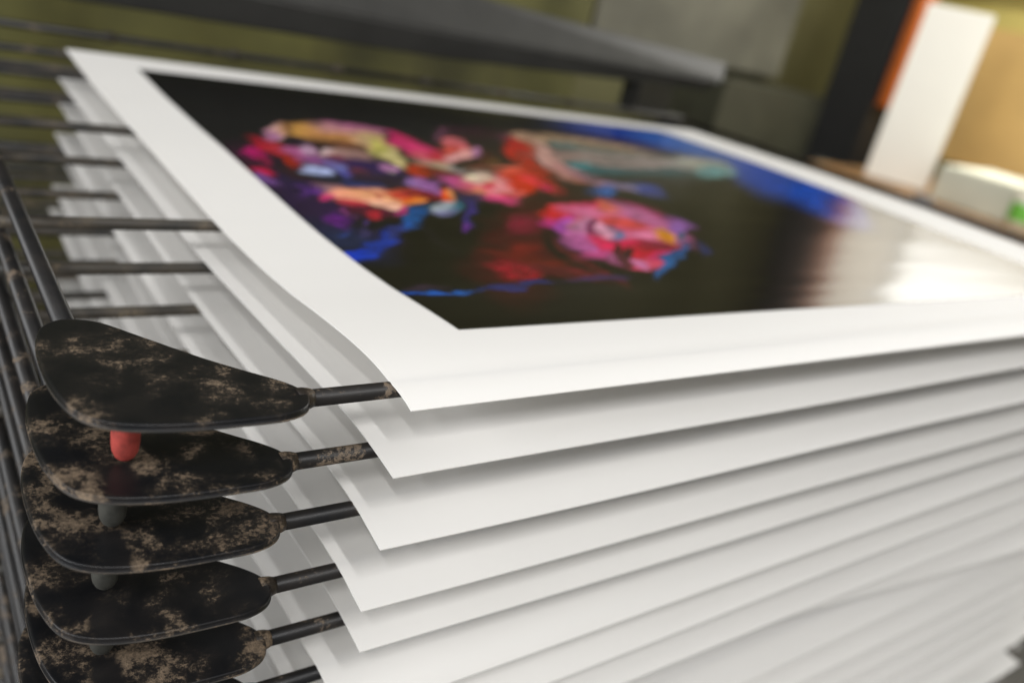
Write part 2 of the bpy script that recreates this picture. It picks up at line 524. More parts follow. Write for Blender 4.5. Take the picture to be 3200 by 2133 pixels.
(1.622,2.137,0.012,-0.028,-0.047,-0.061,0.638,0.066,0.111,0.7),
(2.001,2.495,0.181,0.034,-0.034,-0.05,0.326,0.138,0.101,0.7),
(1.98,2.376,0.132,-0.007,-0.105,-0.146,0.755,0.144,0.096,0.5),
(1.877,2.183,0.092,-0.039,-0.136,-0.179,0.638,0.059,0.028,0.5),
(1.81,2.048,0.144,0.08,-0.042,-0.069,0.652,0.062,0.013,0.6),
(2.018,2.175,0.019,-0.129,-0.067,-0.074,0.666,0.059,0.078,0.6),
(2.009,2.099,0.005,-0.044,-0.05,-0.055,0.473,0.036,0.116,0.6),
(1.67,1.966,0.117,0.046,-0.043,-0.068,0.77,0.162,0.132,0.5),
(1.542,1.895,0.096,-0.012,-0.041,-0.058,0.652,0.092,0.256,0.6),
(2.381,2.951,-0.07,-0.234,-0.206,-0.238,0.572,0.028,0.002,0.5),
(2.307,2.753,-0.06,-0.17,-0.167,-0.18,0.407,0.019,0.002,0.6),
(2.966,3.359,0.249,-0.038,-0.138,-0.175,0.462,0.299,0.196,0.5),
(2.778,3.33,0.083,-0.076,-0.153,-0.193,0.625,0.428,0.308,0.5),
(2.624,3.046,0.021,-0.118,-0.092,-0.111,0.497,0.144,0.074,0.6),
(2.184,2.489,-0.044,-0.249,-0.104,-0.11,0.462,0.039,0.01,0.5),
(2.561,2.866,-0.119,-0.311,-0.175,-0.184,0.681,0.428,0.375,0.5),
(2.453,2.588,-0.061,-0.248,-0.108,-0.109,0.611,0.375,0.29,0.5),
(2.348,2.408,0.046,-0.146,-0.075,-0.083,0.407,0.138,0.092,0.6),
(3.369,3.357,0.524,-0.115,-0.173,-0.2,0.462,0.336,0.225,0.5),
(2.999,3.162,0.072,-0.075,-0.12,-0.14,0.07,0.29,0.326,0.6),
(3.113,3.108,0.23,-0.051,-0.092,-0.107,0.121,0.248,0.217,0.6),
(3.336,3.055,0.503,-0.073,-0.146,-0.16,0.225,0.225,0.196,0.6),
(3.005,2.856,0.527,-0.005,-0.132,-0.151,0.417,0.295,0.264,0.6),
(3.521,2.89,0.786,0.088,-0.195,-0.202,0.375,0.317,0.299,0.5),
(4.231,2.994,0.373,-0.023,-0.291,-0.264,0.428,0.428,0.386,0.5),
(4.243,2.828,0.151,-0.036,-0.231,-0.201,0.225,0.375,0.375,0.6),
(2.597,2.538,0.113,-0.041,-0.134,-0.155,0.059,0.308,0.336,0.6),
(2.879,2.531,0.435,0.025,-0.089,-0.102,0.031,0.162,0.189,0.6),
(3.351,2.596,0.505,0.051,-0.099,-0.103,0.026,0.096,0.111,0.6),
(3.997,2.685,0.181,0.031,-0.121,-0.112,0.196,0.375,0.375,0.7),
(2.451,2.644,-0.073,-0.273,-0.144,-0.149,0.666,0.417,0.375,0.5),
(2.464,2.427,0.053,-0.175,-0.092,-0.099,0.497,0.256,0.248,0.5),
(2.546,2.252,0.119,-0.157,-0.074,-0.078,0.365,0.225,0.29,0.6),
(2.696,2.159,0.098,-0.102,-0.08,-0.08,0.21,0.189,0.29,0.6),
(2.834,2.134,0.06,-0.065,-0.119,-0.115,0.052,0.083,0.299,0.7),
(2.408,2.088,0.097,-0.009,-0.086,-0.098,0.059,0.162,0.417,0.7),
(3.042,2.378,0.485,0.019,-0.093,-0.098,0.003,0.003,0.002,0.7),
(1.216,1.228,0.201,0.005,-0.386,-0.535,0.078,0.004,0.01,0.6),
(1.432,1.528,0.09,0.007,-0.103,-0.144,0.196,0.01,0.042,0.7),
(1.175,1.196,0.155,0.003,-0.043,-0.06,0.175,0.013,0.013,0.7),
(1.164,1.06,0.149,-0.04,-0.051,-0.066,0.162,0.013,0.008,0.7),
(0.982,0.964,0.051,-0.068,-0.084,-0.104,0.264,0.006,0.031,0.6),
(1.008,0.909,0.111,-0.003,-0.057,-0.078,0.264,0.013,0.031,0.7),
(1.216,0.903,0.122,-0.11,-0.057,-0.063,0.138,0.015,0.024,0.6),
(1.472,1.388,0.041,0.002,-0.111,-0.146,0.024,0.004,0.004,0.8),
(1.41,1.029,-0.029,-0.257,-0.042,-0.039,0.144,0.019,0.028,0.6),
(1.379,1.184,-0.029,-0.129,-0.039,-0.037,0.01,0.003,0.003,0.7),
(1.475,1.146,-0.032,-0.256,-0.035,-0.034,0.01,0.003,0.003,0.7),
(1.567,0.952,0.121,-0.033,-0.067,-0.071,0.008,0.004,0.003,0.7),
(1.729,1.633,0.141,0.034,-0.08,-0.109,0.546,0.059,0.256,0.5),
(1.879,1.732,0.21,0.019,-0.087,-0.11,0.625,0.034,0.036,0.5),
(2.029,1.728,0.182,-0.025,-0.097,-0.112,0.598,0.045,0.156,0.5),
(2.051,1.614,0.201,-0.139,-0.104,-0.109,0.681,0.225,0.375,0.5),
(2.201,1.743,0.031,-0.079,-0.097,-0.095,0.666,0.189,0.096,0.6),
(2.382,1.665,0.07,-0.19,-0.099,-0.09,0.256,0.028,0.092,0.6),
(2.255,1.488,0.051,-0.242,-0.172,-0.156,0.559,0.196,0.375,0.5),
(2.416,1.457,0.061,-0.039,-0.111,-0.102,0.317,0.156,0.417,0.5),
(2.05,1.524,0.1,-0.083,-0.077,-0.079,0.598,0.096,0.092,0.6),
(1.673,1.49,0.02,-0.074,-0.1,-0.108,0.45,0.111,0.428,0.5),
(1.756,1.495,0.076,0.044,-0.073,-0.107,0.598,0.028,0.028,0.6),
(1.758,1.421,0.077,-0.05,-0.168,-0.186,0.611,0.29,0.45,0.5),
(1.604,1.222,0.04,-0.148,-0.104,-0.105,0.497,0.156,0.365,0.5),
(1.679,1.19,-0.023,-0.135,-0.107,-0.096,0.666,0.059,0.156,0.6),
(1.837,1.462,0.076,0.042,-0.076,-0.106,0.175,0.01,0.087,0.6),
(1.956,1.338,0.15,-0.032,-0.091,-0.095,0.724,0.162,0.29,0.5),
(2.017,1.322,0.111,0.004,-0.069,-0.073,0.71,0.256,0.407,0.6),
(1.848,1.407,0.011,-0.05,-0.089,-0.088,0.801,0.428,0.559,0.5),
(1.857,1.343,0.027,-0.018,-0.086,-0.089,0.169,0.225,0.386,0.6),
(2.179,1.328,-0.008,-0.092,-0.089,-0.075,0.611,0.29,0.045,0.5),
(1.875,1.21,0.155,-0.036,-0.082,-0.085,0.598,0.031,0.116,0.6),
(1.546,1.091,0.086,0,-0.052,-0.06,0.546,0.111,0.29,0.6),
(1.887,1.108,0.161,0.001,-0.095,-0.098,0.497,0.017,0.055,0.5),
(2.018,1.205,0.073,-0.048,-0.068,-0.064,0.24,0.019,0.055,0.7),
(1.695,1.107,0.035,0,-0.119,-0.131,0.066,0.006,0.015,0.6),
(1.623,1.027,0.073,-0.001,-0.063,-0.07,0.121,0.028,0.048,0.7),
(1.59,1.043,0.033,-0,-0.039,-0.044,0.326,0.111,0.225,0.7),
(1.763,1.091,0.032,0,-0.077,-0.082,0.024,0.003,0.012,0.7),
(1.912,1.066,0.125,0.057,-0.036,-0.044,0.598,0.062,0.196,0.6),
(1.725,0.976,0.095,-0.002,-0.05,-0.052,0.546,0.096,0.162,0.6),
(1.68,0.98,0.008,-0.032,-0.038,-0.034,0.652,0.256,0.45,0.6),
(1.921,1.017,0.283,0.152,-0.046,-0.06,0.034,0.138,0.336,0.5),
(2.303,1.313,0.043,0.001,-0.072,-0.069,0.055,0.132,0.203,0.7),
(1.316,0.81,0.133,0.009,-0.029,-0.034,0.083,0.045,0.138,0.7),
(0.853,0.781,0.191,0.005,-0.016,-0.024,0.028,0.062,0.264,0.6),
(1.355,1.892,0.069,-0.009,-0.049,-0.074,0.031,0.028,0.096,0.8),
(1.246,1.69,0.024,-0.004,-0.109,-0.166,0.055,0.039,0.196,0.7),
(1.118,1.519,0.025,0.002,-0.034,-0.054,0.156,0.045,0.273,0.7),
(0.435,0.78,0.093,-0.015,-0.013,-0.023,0.028,0.132,0.428,0.4),
(0.607,0.775,0.061,0.002,-0.014,-0.023,0.031,0.169,0.497,0.5),
(0.389,0.778,0.04,-0.008,-0.012,-0.022,0.013,0.087,0.365,0.5),
(0.709,0.774,0.111,0.003,-0.01,-0.016,0.013,0.036,0.116,0.7),
(0.861,0.776,0.118,0.003,-0.013,-0.019,0.039,0.039,0.156,0.7),
(0.483,0.832,0.086,-0.004,-0.012,-0.022,0.042,0.024,0.048,0.6),
(0.875,1.365,0.001,-0.18,-0.021,-0.027,0.013,0.011,0.015,0.9),
(2.266,1.11,0.033,0,-0.078,-0.072,0.019,0.034,0.138,0.9),
]

# ------------------------------------------------------------------ drying rack
RAIL_Z = [-1.006, -1.184, -1.366, -1.571, -1.757, -1.945, -2.13, -2.32]
while len(RAIL_Z) < 20:
    RAIL_Z.append(RAIL_Z[-1] - 0.187)
RAIL_DX = [0.0, -0.021, -0.032, -0.033, -0.027, -0.044]
while len(RAIL_DX) < 20:
    RAIL_DX.append(-0.035 + random.uniform(-0.012, 0.012))
RY = 1.666          # front rail, distance from the eye
SLOPE = 0.0025      # each shelf below leans a little more towards the back hinge
RR = 0.0222         # rod radius
XL, XR, YB = 0.352, 7.75, 7.2
WIRE_DZ = -0.082   # cross wires hang just under the side rails
WIRE_Y = (3.16, 4.6, 6.1)


def level_z(k, y):
    return RAIL_Z[k] + k * SLOPE * (y - RY)


rack = empty('drying_rack', (0.5, 0.55, 0))
tag(rack, 'black metal drying rack with many hinged wire shelves holding the stacked prints', 'drying rack')
rack_inv = Matrix.Translation((-0.5, -0.55, 0))


def under_rack(o):
    o.parent = rack
    o.matrix_parent_inverse = Matrix.Translation((-0.5, -0.55, 0.0))


def s_(v):                      # shelf-local units to metres
    return Vector(v) * U


# frame: one bent rod, front rail + side rails + back rail
bm = bmesh.new()
def rod(pts, r=RR, n=16):
    bm_tube(bm, [s_(p) for p in pts], r * U, n)
yb = YB - RY
rod([(XL, 0.0, 0), (XR, 0.0, 0)])
rod([(XL, 0.36, -0.010), (XL, yb, -0.004)], RR * 1.2)
rod([(XL, -0.01, 0), (XL, 0.37, -0.006)], RR * 0.8)
rod([(XR, 0.36, -0.010), (XR, yb, -0.004)], RR * 1.2)
rod([(XR, -0.01, 0), (XR, 0.37, -0.006)], RR * 0.8)
rod([(XL - 0.02, yb, 0), (XR + 0.02, yb, 0)], RR * 1.25)
frame_me = bm_mesh('shelf_frame', bm)
frame_me.materials.append(MAT['rod'])
# cross wire, welded under the side rails
bm = bmesh.new()
bm_tube(bm, [s_((XL - 0.075, 0, 0)), s_((XR + 0.075, 0, 0))], RR * U, 14)
wire_me = bm_mesh('cross_wire', bm)
wire_me.materials.append(MAT['wire'])
# weld bead where the front rail leaves the corner plate
# corner plate
OUT = [(.277, 2.059), (.300, 2.106), (.333, 2.128), (.370, 2.128), (.426, 2.099), (.503, 2.005), (.605, 1.879), (.684, 1.795), (.745, 1.735),
       (.781, 1.685), (.789, 1.637), (.764, 1.592), (.712, 1.570), (.639, 1.568), (.510, 1.574), (.409, 1.592), (.340, 1.622), (.297, 1.672), (.272, 1.765), (.263, 1.868), (.264, 1.97)]


def smooth_loop(pts, sub=4):
    out = []
    n = len(pts)
    for i in range(n):
        p0, p1, p2, p3 = (Vector(pts[(i + j - 1) % n]) for j in range(4))
        for s in range(sub):
            t = s / sub
            out.append(0.5 * ((2 * p1) + (p2 - p0) * t + (2 * p0 - 5 * p1 + 4 * p2 - p3) * t * t + (3 * p1 - p0 - 3 * p2 + p3) * t ** 3))
    return out


def plate_mesh(mirror=False):
    loop = smooth_loop(OUT)
    n = len(loop)
    nor = []
    for i in range(n):
        t = (loop[(i + 1) % n] - loop[i - 1]).normalized()
        nor.append(Vector((-t.y, t.x)))
    c = sum(loop, Vector((0, 0))) / n
    if (loop[0] - c).dot(nor[0]) < 0:
        nor = [-v for v in nor]
    bm = bmesh.new()
    prof = [(-0.012, -0.0200), (-0.003, -0.0205), (0.002, -0.0170), (0.002, -0.0125), (-0.0015, -0.0095), (0.0, -0.0035), (-0.0008, -0.0004), (-0.0028, 0.0010), (-0.007, 0.0012)]
    rings = []
    for inset, z in prof:
        rings.append([bm.verts.new(s_((p.x + m.x * inset, p.y - RY + m.y * inset, z + 0.0215))) for p, m in zip(loop, nor)])
    for A, B in zip(rings, rings[1:]):
        for k in range(n):
            bm.faces.new((A[k], A[(k + 1) % n], B[(k + 1) % n], B[k]))
    bm.faces.new(rings[0])
    bm.faces.new(rings[-1])
    if mirror:
        for v in bm.verts:
            v.co.x = (XL + XR) * U - v.co.x
    return bm_mesh('corner_plate', bm)


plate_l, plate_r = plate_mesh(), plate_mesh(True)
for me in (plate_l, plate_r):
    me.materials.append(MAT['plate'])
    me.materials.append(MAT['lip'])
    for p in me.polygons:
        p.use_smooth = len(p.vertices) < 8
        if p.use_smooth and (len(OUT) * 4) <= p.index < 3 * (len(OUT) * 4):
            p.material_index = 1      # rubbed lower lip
# weld bead round the rod where it leaves the plate
bm = bmesh.new()
bm_tube(bm, [s_((0.770, 0, 0)), s_((0.785, 0, 0)), s_((0.800, 0, 0)), s_((0.812, 0, 0))], [RR * U * 1.28, RR * U * 1.3, RR * U * 1.18, RR * U * 1.0], 18)
bead_me = bm_mesh('weld_bead', bm)
bead_me.materials.append(worn_metal('rusty_weld', 0.45, scale=150, base=(0.02, 0.017, 0.014)))
# rubber stopper under the plate
def stopper_mesh(mat):
    bm = bmesh.new()
    zs = [(0.000, .029), (-0.02, .0305), (-0.06, .0315), (-0.105, .031), (-0.125, .0285), (-0.140, .022), (-0.149, .013), (-0.152, .004)]
    bm_tube(bm, [s_((.408, 1.735 - RY, z)) for z, r in zs], [r * U for z, r in zs], 20)
    me = bm_mesh('stopper', bm)
    me.materials.append(mat)
    return me


stop_red, stop_grey = stopper_mesh(MAT['red']), stopper_mesh(MAT['grey_rubber'])
# collar on the back rail
bm = bmesh.new()
bm_tube(bm, [s_((-0.05, 0, 0)), s_((-0.03, 0, 0)), s_((0.03, 0, 0)), s_((0.05, 0, 0))], [RR * U * 1.25, RR * U * 1.9, RR * U * 1.9, RR * U * 1.25], 12)
collar_me = bm_mesh('hinge_collar', bm)
collar_me.materials.append(MAT['wire'])
for me in (frame_me, wire_me, bead_me, stop_red, stop_grey, collar_me):
    for p in me.polygons:
        p.use_smooth = True


def add(name, me, parent, loc=(0, 0, 0)):
    o = bpy.data.objects.new(name, me)
    COL.objects.link(o)
    o.parent = parent
    o.location = loc
    return o


for k in range(20):
    fr = bpy.data.objects.new('shelf_frame', frame_me)
    COL.objects.link(fr)
    under_rack(fr)
    fr.location = P(RAIL_DX[k], RY, RAIL_Z[k])
    fr.rotation_euler[0] = math.atan(k * SLOPE)
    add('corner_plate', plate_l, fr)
    add('weld_bead', bead_me, fr)
    st = add('stopper', stop_red if k == 0 else stop_grey, fr)
    if k == 0:
        st['label'] = 'red rubber stopper under the top corner plate'
    for y in WIRE_Y:
        add('cross_wire', wire_me, fr, s_((0, y - RY, WIRE_DZ)))
    if k > 6:
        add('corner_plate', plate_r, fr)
    if k == 0:
        for x in (1.45, 2.4, 3.3, 4.2, 5.1, 6.0, 6.9):
            add('hinge_collar', collar_me, fr, s_((x, yb, 0)))

# back of the rack: uprights, grey top bar and its black bracket
for x in (0.15, XR + 0.2):
    a, b_ = P(x - 0.16, YB + 0.12, 0), P(x + 0.16, YB + 0.44, -1.02)
    o = box('upright', (a.x, a.y, 0.0), (b_.x, b_.y, b_.z), MAT['black'])
    under_rack(o)
bm = bmesh.new()
sec = []
#            x,     top,  ridge, bottom
for X, t, r_, b_ in ((-0.6, 0.30, -0.50, -0.82), (1.4, 0.14, -0.52, -0.80), (4.5, -0.16, -0.54, -0.79), (8.20, -0.31, -0.52, -0.66)):
    y = 7.25
    e = 0.22 if X > 8 else 0.0
    sec.append([bm.verts.new(P(X + e, y + 0.10, t)), bm.verts.new(P(X + e * .6, y, r_)), bm.verts.new(P(X, y + 0.12, b_)), bm.verts.new(P(X, y + 0.42, b_ + .02)), bm.verts.new(P(X + e, y + 0.42, t - 0.01))])
for A, B in zip(sec, sec[1:]):
    for k in range(5):
        bm.faces.new((A[k], A[(k + 1) % 5], B[(k + 1) % 5], B[k]))
bm.faces.new(sec[0]); bm.faces.new(sec[-1])
bmesh.ops.bevel(bm, geom=bm.edges[:], offset=0.0025, segments=2, affect='EDGES')
o = link('top_bar', bm_mesh('top_bar', bm), MAT['bar'], smooth=False)
o['label'] = 'grey steel bar along the back of the rack'
under_rack(o)
for X in (7.05,):
    a, b_ = P(X, 7.34, -1.05), P(X + 0.62, 7.62, -0.64)
    o = box('bracket', tuple(a), tuple(b_), MAT['black'])
    under_rack(o)

# ------------------------------------------------------------------ sheets
PY = [1.30, 1.45, 1.548, 1.663, 1.719, 1.794, 1.89, 2.011, 2.164, 2.357, 2.621, 2.945, 3.23, 3.714, 4.258, 4.7, 5.385, 6.0, 6.374, 6.7]
PZ = [-.06, -.02, .0040, .0235, .0300, .0325, .0292, .0195, .0041, -.0185, -.0385, -.0515, -.0545, -.050, -.044, -.046, -.038, -.014, .006, .014]
# smooth the profile
_gy = np.linspace(1.3, 6.7, 1000)
_gz = np.interp(_gy, PY, PZ)
for _ in range(3):
    _gz = np.convolve(np.pad(_gz, 6, mode='edge'), np.ones(13) / 13, mode='valid')
_gf = np.interp(_gy, [1.3, 1.5, 1.60, 1.70, 2.0, 2.6, 3.2, 4.6, 6.1, 6.6], [.000, .018, .025, .027, .025, .010, -.026, -.034, -.030, -.022])
for _ in range(3):
    _gf = np.convolve(np.pad(_gf, 20, mode='edge'), np.ones(41) / 41, mode='valid')
_g0 = np.interp(_gy, [1.3, 1.546, 1.68, 2.6, 3.6, 4.8, 6.1, 6.6], [-.02, .006, .020, .030, .043, .041, 0.012, 0.004])
for _ in range(3):
    _g0 = np.convolve(np.pad(_g0, 20, mode='edge'), np.ones(41) / 41, mode='valid')
SW, SH = 6.055, 4.83


def sheet_z(k, gx, gy, u, v, rnd):
    base = RAIL_Z[k] + k * SLOPE * (gy - RY)
    prof = np.interp(gy, _gy, _gz)
    flat = np.interp(gy, _gy, _gf if k else _g0)
    w = np.clip(u / 0.5, 0, 1)
    w = w * w * (3 - 2 * w)
    if k:
        w = 1.0 - 0.55 * rnd['amp'] * (1 - w)
    z = base + prof * (1 - w) + flat * w
    z = z + rnd['w1'] * np.sin(u * 5.2 + rnd['p1']) * (0.3 + 0.7 * (1 - v)) + rnd['w2'] * np.sin(u * 11 + v * 3 + rnd['p2'])
    # the paper rests on the rods, never through them
    z = np.maximum(z, base + RR + 0.001 - 1.2 * (gy - RY) ** 2)
    for wy in WIRE_Y:
        z = np.maximum(z, base + WIRE_DZ + RR + 0.001 - 0.3 * (gy - wy) ** 2)
    return z


def grid_mesh(name, X, Y, Z, org):
    ny, nx = X.shape
    co = np.stack([X * U - org.x, Y * U - org.y, Z * U + ZC - org.z], -1).reshape(-1, 3)
    i = np.arange(ny * nx).reshape(ny, nx)
    f = np.stack([i[:-1, :-1], i[:-1, 1:], i[1:, 1:], i[1:, :-1]], -1).reshape(-1, 4)
    me = bpy.data.meshes.new(name)
    me.from_pydata(co.tolist(), [], f.tolist())
    return me


#        X0,    Y0, rotation (deg)
SHEETS = [(1.021, 1.546, 0), (.984, 1.512, 0.1), (.969, 1.486, -0.1), (.952, 1.494, 0.0), (.989, 1.522, -0.1), (.945, 1.484, 0.1),
          (.920, 1.490, 0.0), (.975, 1.494, -0.15), (0.96, 1.80, -4.6), (.97, 1.50, 0.2), (1.0, 1.48, 0), (.95, 1.49, -0.2), (.99, 1.47, 0.1),
          (.96, 1.48, 0), (1.01, 1.45, -.2), (.96, 1.47, .2), (1.04, 1.43, 0)]
ORD = ['topmost', 'second', 'third', 'fourth', 'fifth', 'sixth', 'seventh', 'eighth', 'ninth', 'tenth', 'eleventh', 'twelfth', 'thirteenth', 'fourteenth', 'fifteenth', 'sixteenth', 'lowest']


def sheet_xy(u, v, s):
    x0, y0, rot = s
    a = math.radians(rot)
    lx, ly = u * SW, v * SH
    return x0 + lx * math.cos(a) - ly * math.sin(a), y0 + lx * math.sin(a) + ly * math.cos(a)


rs = random.Random(3)
for k, s in enumerate(SHEETS):
    rnd = dict(amp=rs.uniform(.7, 1.1), w1=rs.uniform(.004, .012), w2=rs.uniform(.0015, .004), p1=rs.uniform(0, 6), p2=rs.uniform(0, 6))
    if k == 0:
        rnd.update(amp=1.0, w1=0.002, w2=0.0012)
    vv = np.concatenate([np.linspace(0, .25, 40)[:-1], np.linspace(.25, 1, 50)])
    uu = np.linspace(0, 1, 64)
    u, v = np.meshgrid(uu, vv)
    X, Y = sheet_xy(u, v, s)
    Z = sheet_z(k, X, Y, u, v, rnd)
    org = P(s[0] + SW / 2, s[1] + SH / 2, RAIL_Z[k])
    me = grid_mesh('sheet', X, Y, Z, org)
    o = link('art_print' if k == 0 else 'paper_sheet', me, MAT['paper'])
    o.location = org
    md = o.modifiers.new('thickness', 'SOLIDIFY')
    md.thickness = 0.0004
    md.offset = -1
    es = o.modifiers.new('crisp_edges', 'EDGE_SPLIT')
    es.split_angle = math.radians(40)
    if k == 0:
        tag(o, 'topmost sheet on the rack, glossy dark painting print with white border', 'print', 'sheets drying on the rack')
        # ---- the printed image, painted stroke by stroke in sheet coordinates
        IX0, IX1, IY0, IY1 = 0.372, 5.26, 0.392, 4.49
        nx, ny = 420, 330
        lx, ly = np.meshgrid(np.linspace(IX0, IX1, nx), np.linspace(IY0, IY1, ny))
        col = np.zeros((ny, nx, 3)) + np.array([.0022, .0022, .0025])
        rg = np.random.RandomState(5)
        def soft_noise(sx, sy):
            g = rg.rand(sy + 2, sx + 2)
            yi = np.linspace(0, sy, ny); xi = np.linspace(0, sx, nx)
            y0 = yi.astype(int); x0 = xi.astype(int); fy = (yi - y0)[:, None]; fx = (xi - x0)[None]
            fy = fy * fy * (3 - 2 * fy); fx = fx * fx * (3 - 2 * fx)
            a = g[y0][:, x0]; b = g[y0][:, x0 + 1]; c = g[y0 + 1][:, x0]; d = g[y0 + 1][:, x0 + 1]
            return (a * (1 - fx) + b * fx) * (1 - fy) + (c * (1 - fx) + d * fx) * fy - .5
        wx = soft_noise(40, 30) * .07 + soft_noise(110, 120) * .025
        wy = soft_noise(40, 30) * .09 + soft_noise(110, 120) * .03
        def dab(cx, cy, ax, ay, bx, by, rgb, so, alpha):
            det = ax * by - ay * bx
            if abs(det) < 1e-6:
                return
            ex, ey = (abs(ax) + abs(bx)) * 2 + .1, (abs(ay) + abs(by)) * 2 + .1
            i0, i1 = np.searchsorted(lx[0], (cx - ex, cx + ex))
            j0, j1 = np.searchsorted(ly[:, 0], (cy - ey, cy + ey))
            if i1 <= i0 or j1 <= j0:
                return
            sl = (slice(j0, j1), slice(i0, i1))
            dx, dy = lx[sl] + wx[sl] - cx, ly[sl] + wy[sl] - cy
            p = (dx * by - dy * bx) / det
            q = (dy * ax - dx * ay) / det
            d = np.sqrt(p * p + q * q)
            w = np.clip((1 + .9 * so - d) / (1.8 * so), 0, 1)
            w = (alpha * w * w * (3 - 2 * w))[..., None]
            col[sl] = col[sl] * (1 - w) + rgb * w
        for n_, (cx, cy, ax, ay, bx, by, r, g, b, so) in enumerate(STROKES):
            dab(cx, cy, ax, ay, bx, by, np.array([r, g, b]), so, 1.0)
            if n_ < 16:
                continue
            for _ in range(7):              # loose bristle marks inside each stroke
                t, q = rg.uniform(-.8, .8, 2)
                f1, f2 = rg.uniform(.3, .6), rg.uniform(.10, .24)
                c2 = np.array([r, g, b]) * rg.uniform(.45, 1.45) * rg.uniform(.88, 1.12, 3)
                dab(cx + ax * t + bx * q, cy + ay * t + by * q, ax * f1, ay * f1, bx * f2, by * f2, np.clip(c2, .0015, .85), .9, rg.uniform(.35, .8))
        gr = 0.9 + .55 * soft_noise(70, 150)[..., None] + .25 * soft_noise(200, 260)[..., None]
        lum = col.mean(-1, keepdims=True)
        col = np.clip((lum + 1.08 * (col - lum)) * gr, 0.0012, 0.9) ** 1.22
        iu, iv = lx / SW, ly / SH
        X, Y = sheet_xy(iu, iv, s)
        Z = sheet_z(k, X, Y, iu, iv, rnd) + 0.0012
        ime = grid_mesh('printed_image', X, Y, Z, org)
        ca = ime.color_attributes.new('ink', 'FLOAT_COLOR', 'POINT')
        rgba = np.concatenate([col.reshape(-1, 3), np.ones((nx * ny, 1))], 1).astype(np.float32).ravel()
        ca.data.foreach_set('color', rgba)
        im = link('printed_image', ime, MAT['ink'], o)
        im['label'] = 'glossy dark painting with red, pink and blue strokes'
    else:
        lab = {8: 'white sheet lying askew, its front edge slanting across the stack'}.get(k)
        if lab is None:
            lab = 'lowest white sheet in the stack, bare corner at lower right' if k == len(SHEETS) - 1 else 'white sheet %s from the top of the stack on the rack' % ORD[k]
        tag(o, lab, 'paper', 'sheets drying on the rack')

# ------------------------------------------------------------------ behind the rack
def wrel(x, y, z):
    return (x, y, z + ZC)


# pleated olive curtain
bm = bmesh.new()
xs = np.linspace(-1.6, 1.60, 220)
rows = []
rc = random.Random(11)
ph = np.cumsum([rc.uniform(.2, .48) for _ in xs])
for z in (0.03, 0.4, 0.8, 1.0, 1.22):
    rows.append([bm.verts.new((x, 1.93 + .014 * math.sin(p) * (1.1 - .1 * z) + .012 * math.sin(p * .37 + z), z)) for x, p in zip(xs, ph)])
for A, B in zip(rows, rows[1:]):
    for i in range(len(xs) - 1):
        bm.faces.new((A[i], A[i + 1], B[i + 1], B[i]))
cur = link('curtain', bm_mesh('curtain', bm), simple('olive_cloth', (0.068, 0.064, 0.015), 0.85, 0.5, 4))
cm = cur.modifiers.new('thickness', 'SOLIDIFY')
cm.thickness = 0.003
tag(cur, 'dark olive curtain hanging in folds behind the rack', 'curtain')

tag(box('pinned_board', wrel(1.70, 2.02, -0.10), wrel(2.60, 2.055, 0.24), simple('beige_board', (0.13, 0.126, 0.095), 0.7, 0.5, 3)), 'pale beige board on the wall behind the rack', 'board')
cab = box('cabinet', wrel(2.06, 1.78, -ZC), wrel(2.62, 2.01, -0.12), simple('dark_olive_paint', (0.038, 0.038, 0.022), 0.6, 0.3, 9))
tag(cab, 'dark olive cabinet standing against the wall behind the rack', 'cabinet')
paper_pale = simple('grey_bundle', (0.12, 0.115, 0.085), 0.8, 0.3, 12)
for i, (x, y, w, d, h, zb) in enumerate(((1.78, 1.80, .22, .16, .72, -ZC), (2.28, 1.60, .10, .10, .74, -ZC), (2.43, 1.60, .09, .09, .80, -ZC))):
    tag(box('paper_roll_box', (x, y, zb + ZC), (x + w, y + d, zb + ZC + h), paper_pale, bevel=0.02),
        ('wide pale bundle behind the right end of the grey bar', 'pale bundle in front of the dark olive cabinet', 'pale bundle nearest the black post')[i], 'box', 'pale bundles behind the rack')

# black post with an orange strip
post = box('post', wrel(2.56, 1.61, -ZC), wrel(2.70, 1.79, 1.6), MAT['black'], bevel=0.008)
tag(post, 'black upright post behind the right side of the rack', 'post')
st = box('edge_strip', (2.58, 1.575, ZC - 0.10), (2.66, 1.606, ZC + 1.5), simple('orange_plastic', (0.32, 0.075, 0.008), 0.5, 0.1, 20))
st.parent = post
st.matrix_parent_inverse = Matrix.Translation(-Vector(post.location))
st['label'] = 'orange strip on the side of the black post'

# work bench
bench = empty('work_bench', (2.55, 0.95, 0))
brown = simple('brown_board', (0.20, 0.105, 0.035), 0.55, 0.3, 14)
dkbrown = simple('dark_brown_board', (0.10, 0.055, 0.02), 0.55, 0.3, 14)
def bpart(name, lo, hi, mat):
    o = box(name, lo, hi, mat)
    o.parent = bench
    o.matrix_parent_inverse = Matrix.Translation(-Vector(bench.location))
    return o
bpart('bench_top', wrel(2.20, 0.30, -0.31), wrel(3.0, 1.52, -0.280), brown)
bpart('apron', wrel(2.24, 0.32, -0.40), wrel(2.96, 1.50, -0.313), dkbrown)
bpart('lower_shelf', wrel(2.20, 0.30, -0.78), wrel(2.98, 1.50, -0.75), brown)
for x in (2.26, 2.93):
    for y in (0.36, 1.45):
        bpart('leg', wrel(x - .03, y - .03, -ZC), wrel(x + .03, y + .03, -0.403), dkbrown)
tag(bench, 'brown wooden work bench beside the rack at the right', 'bench')
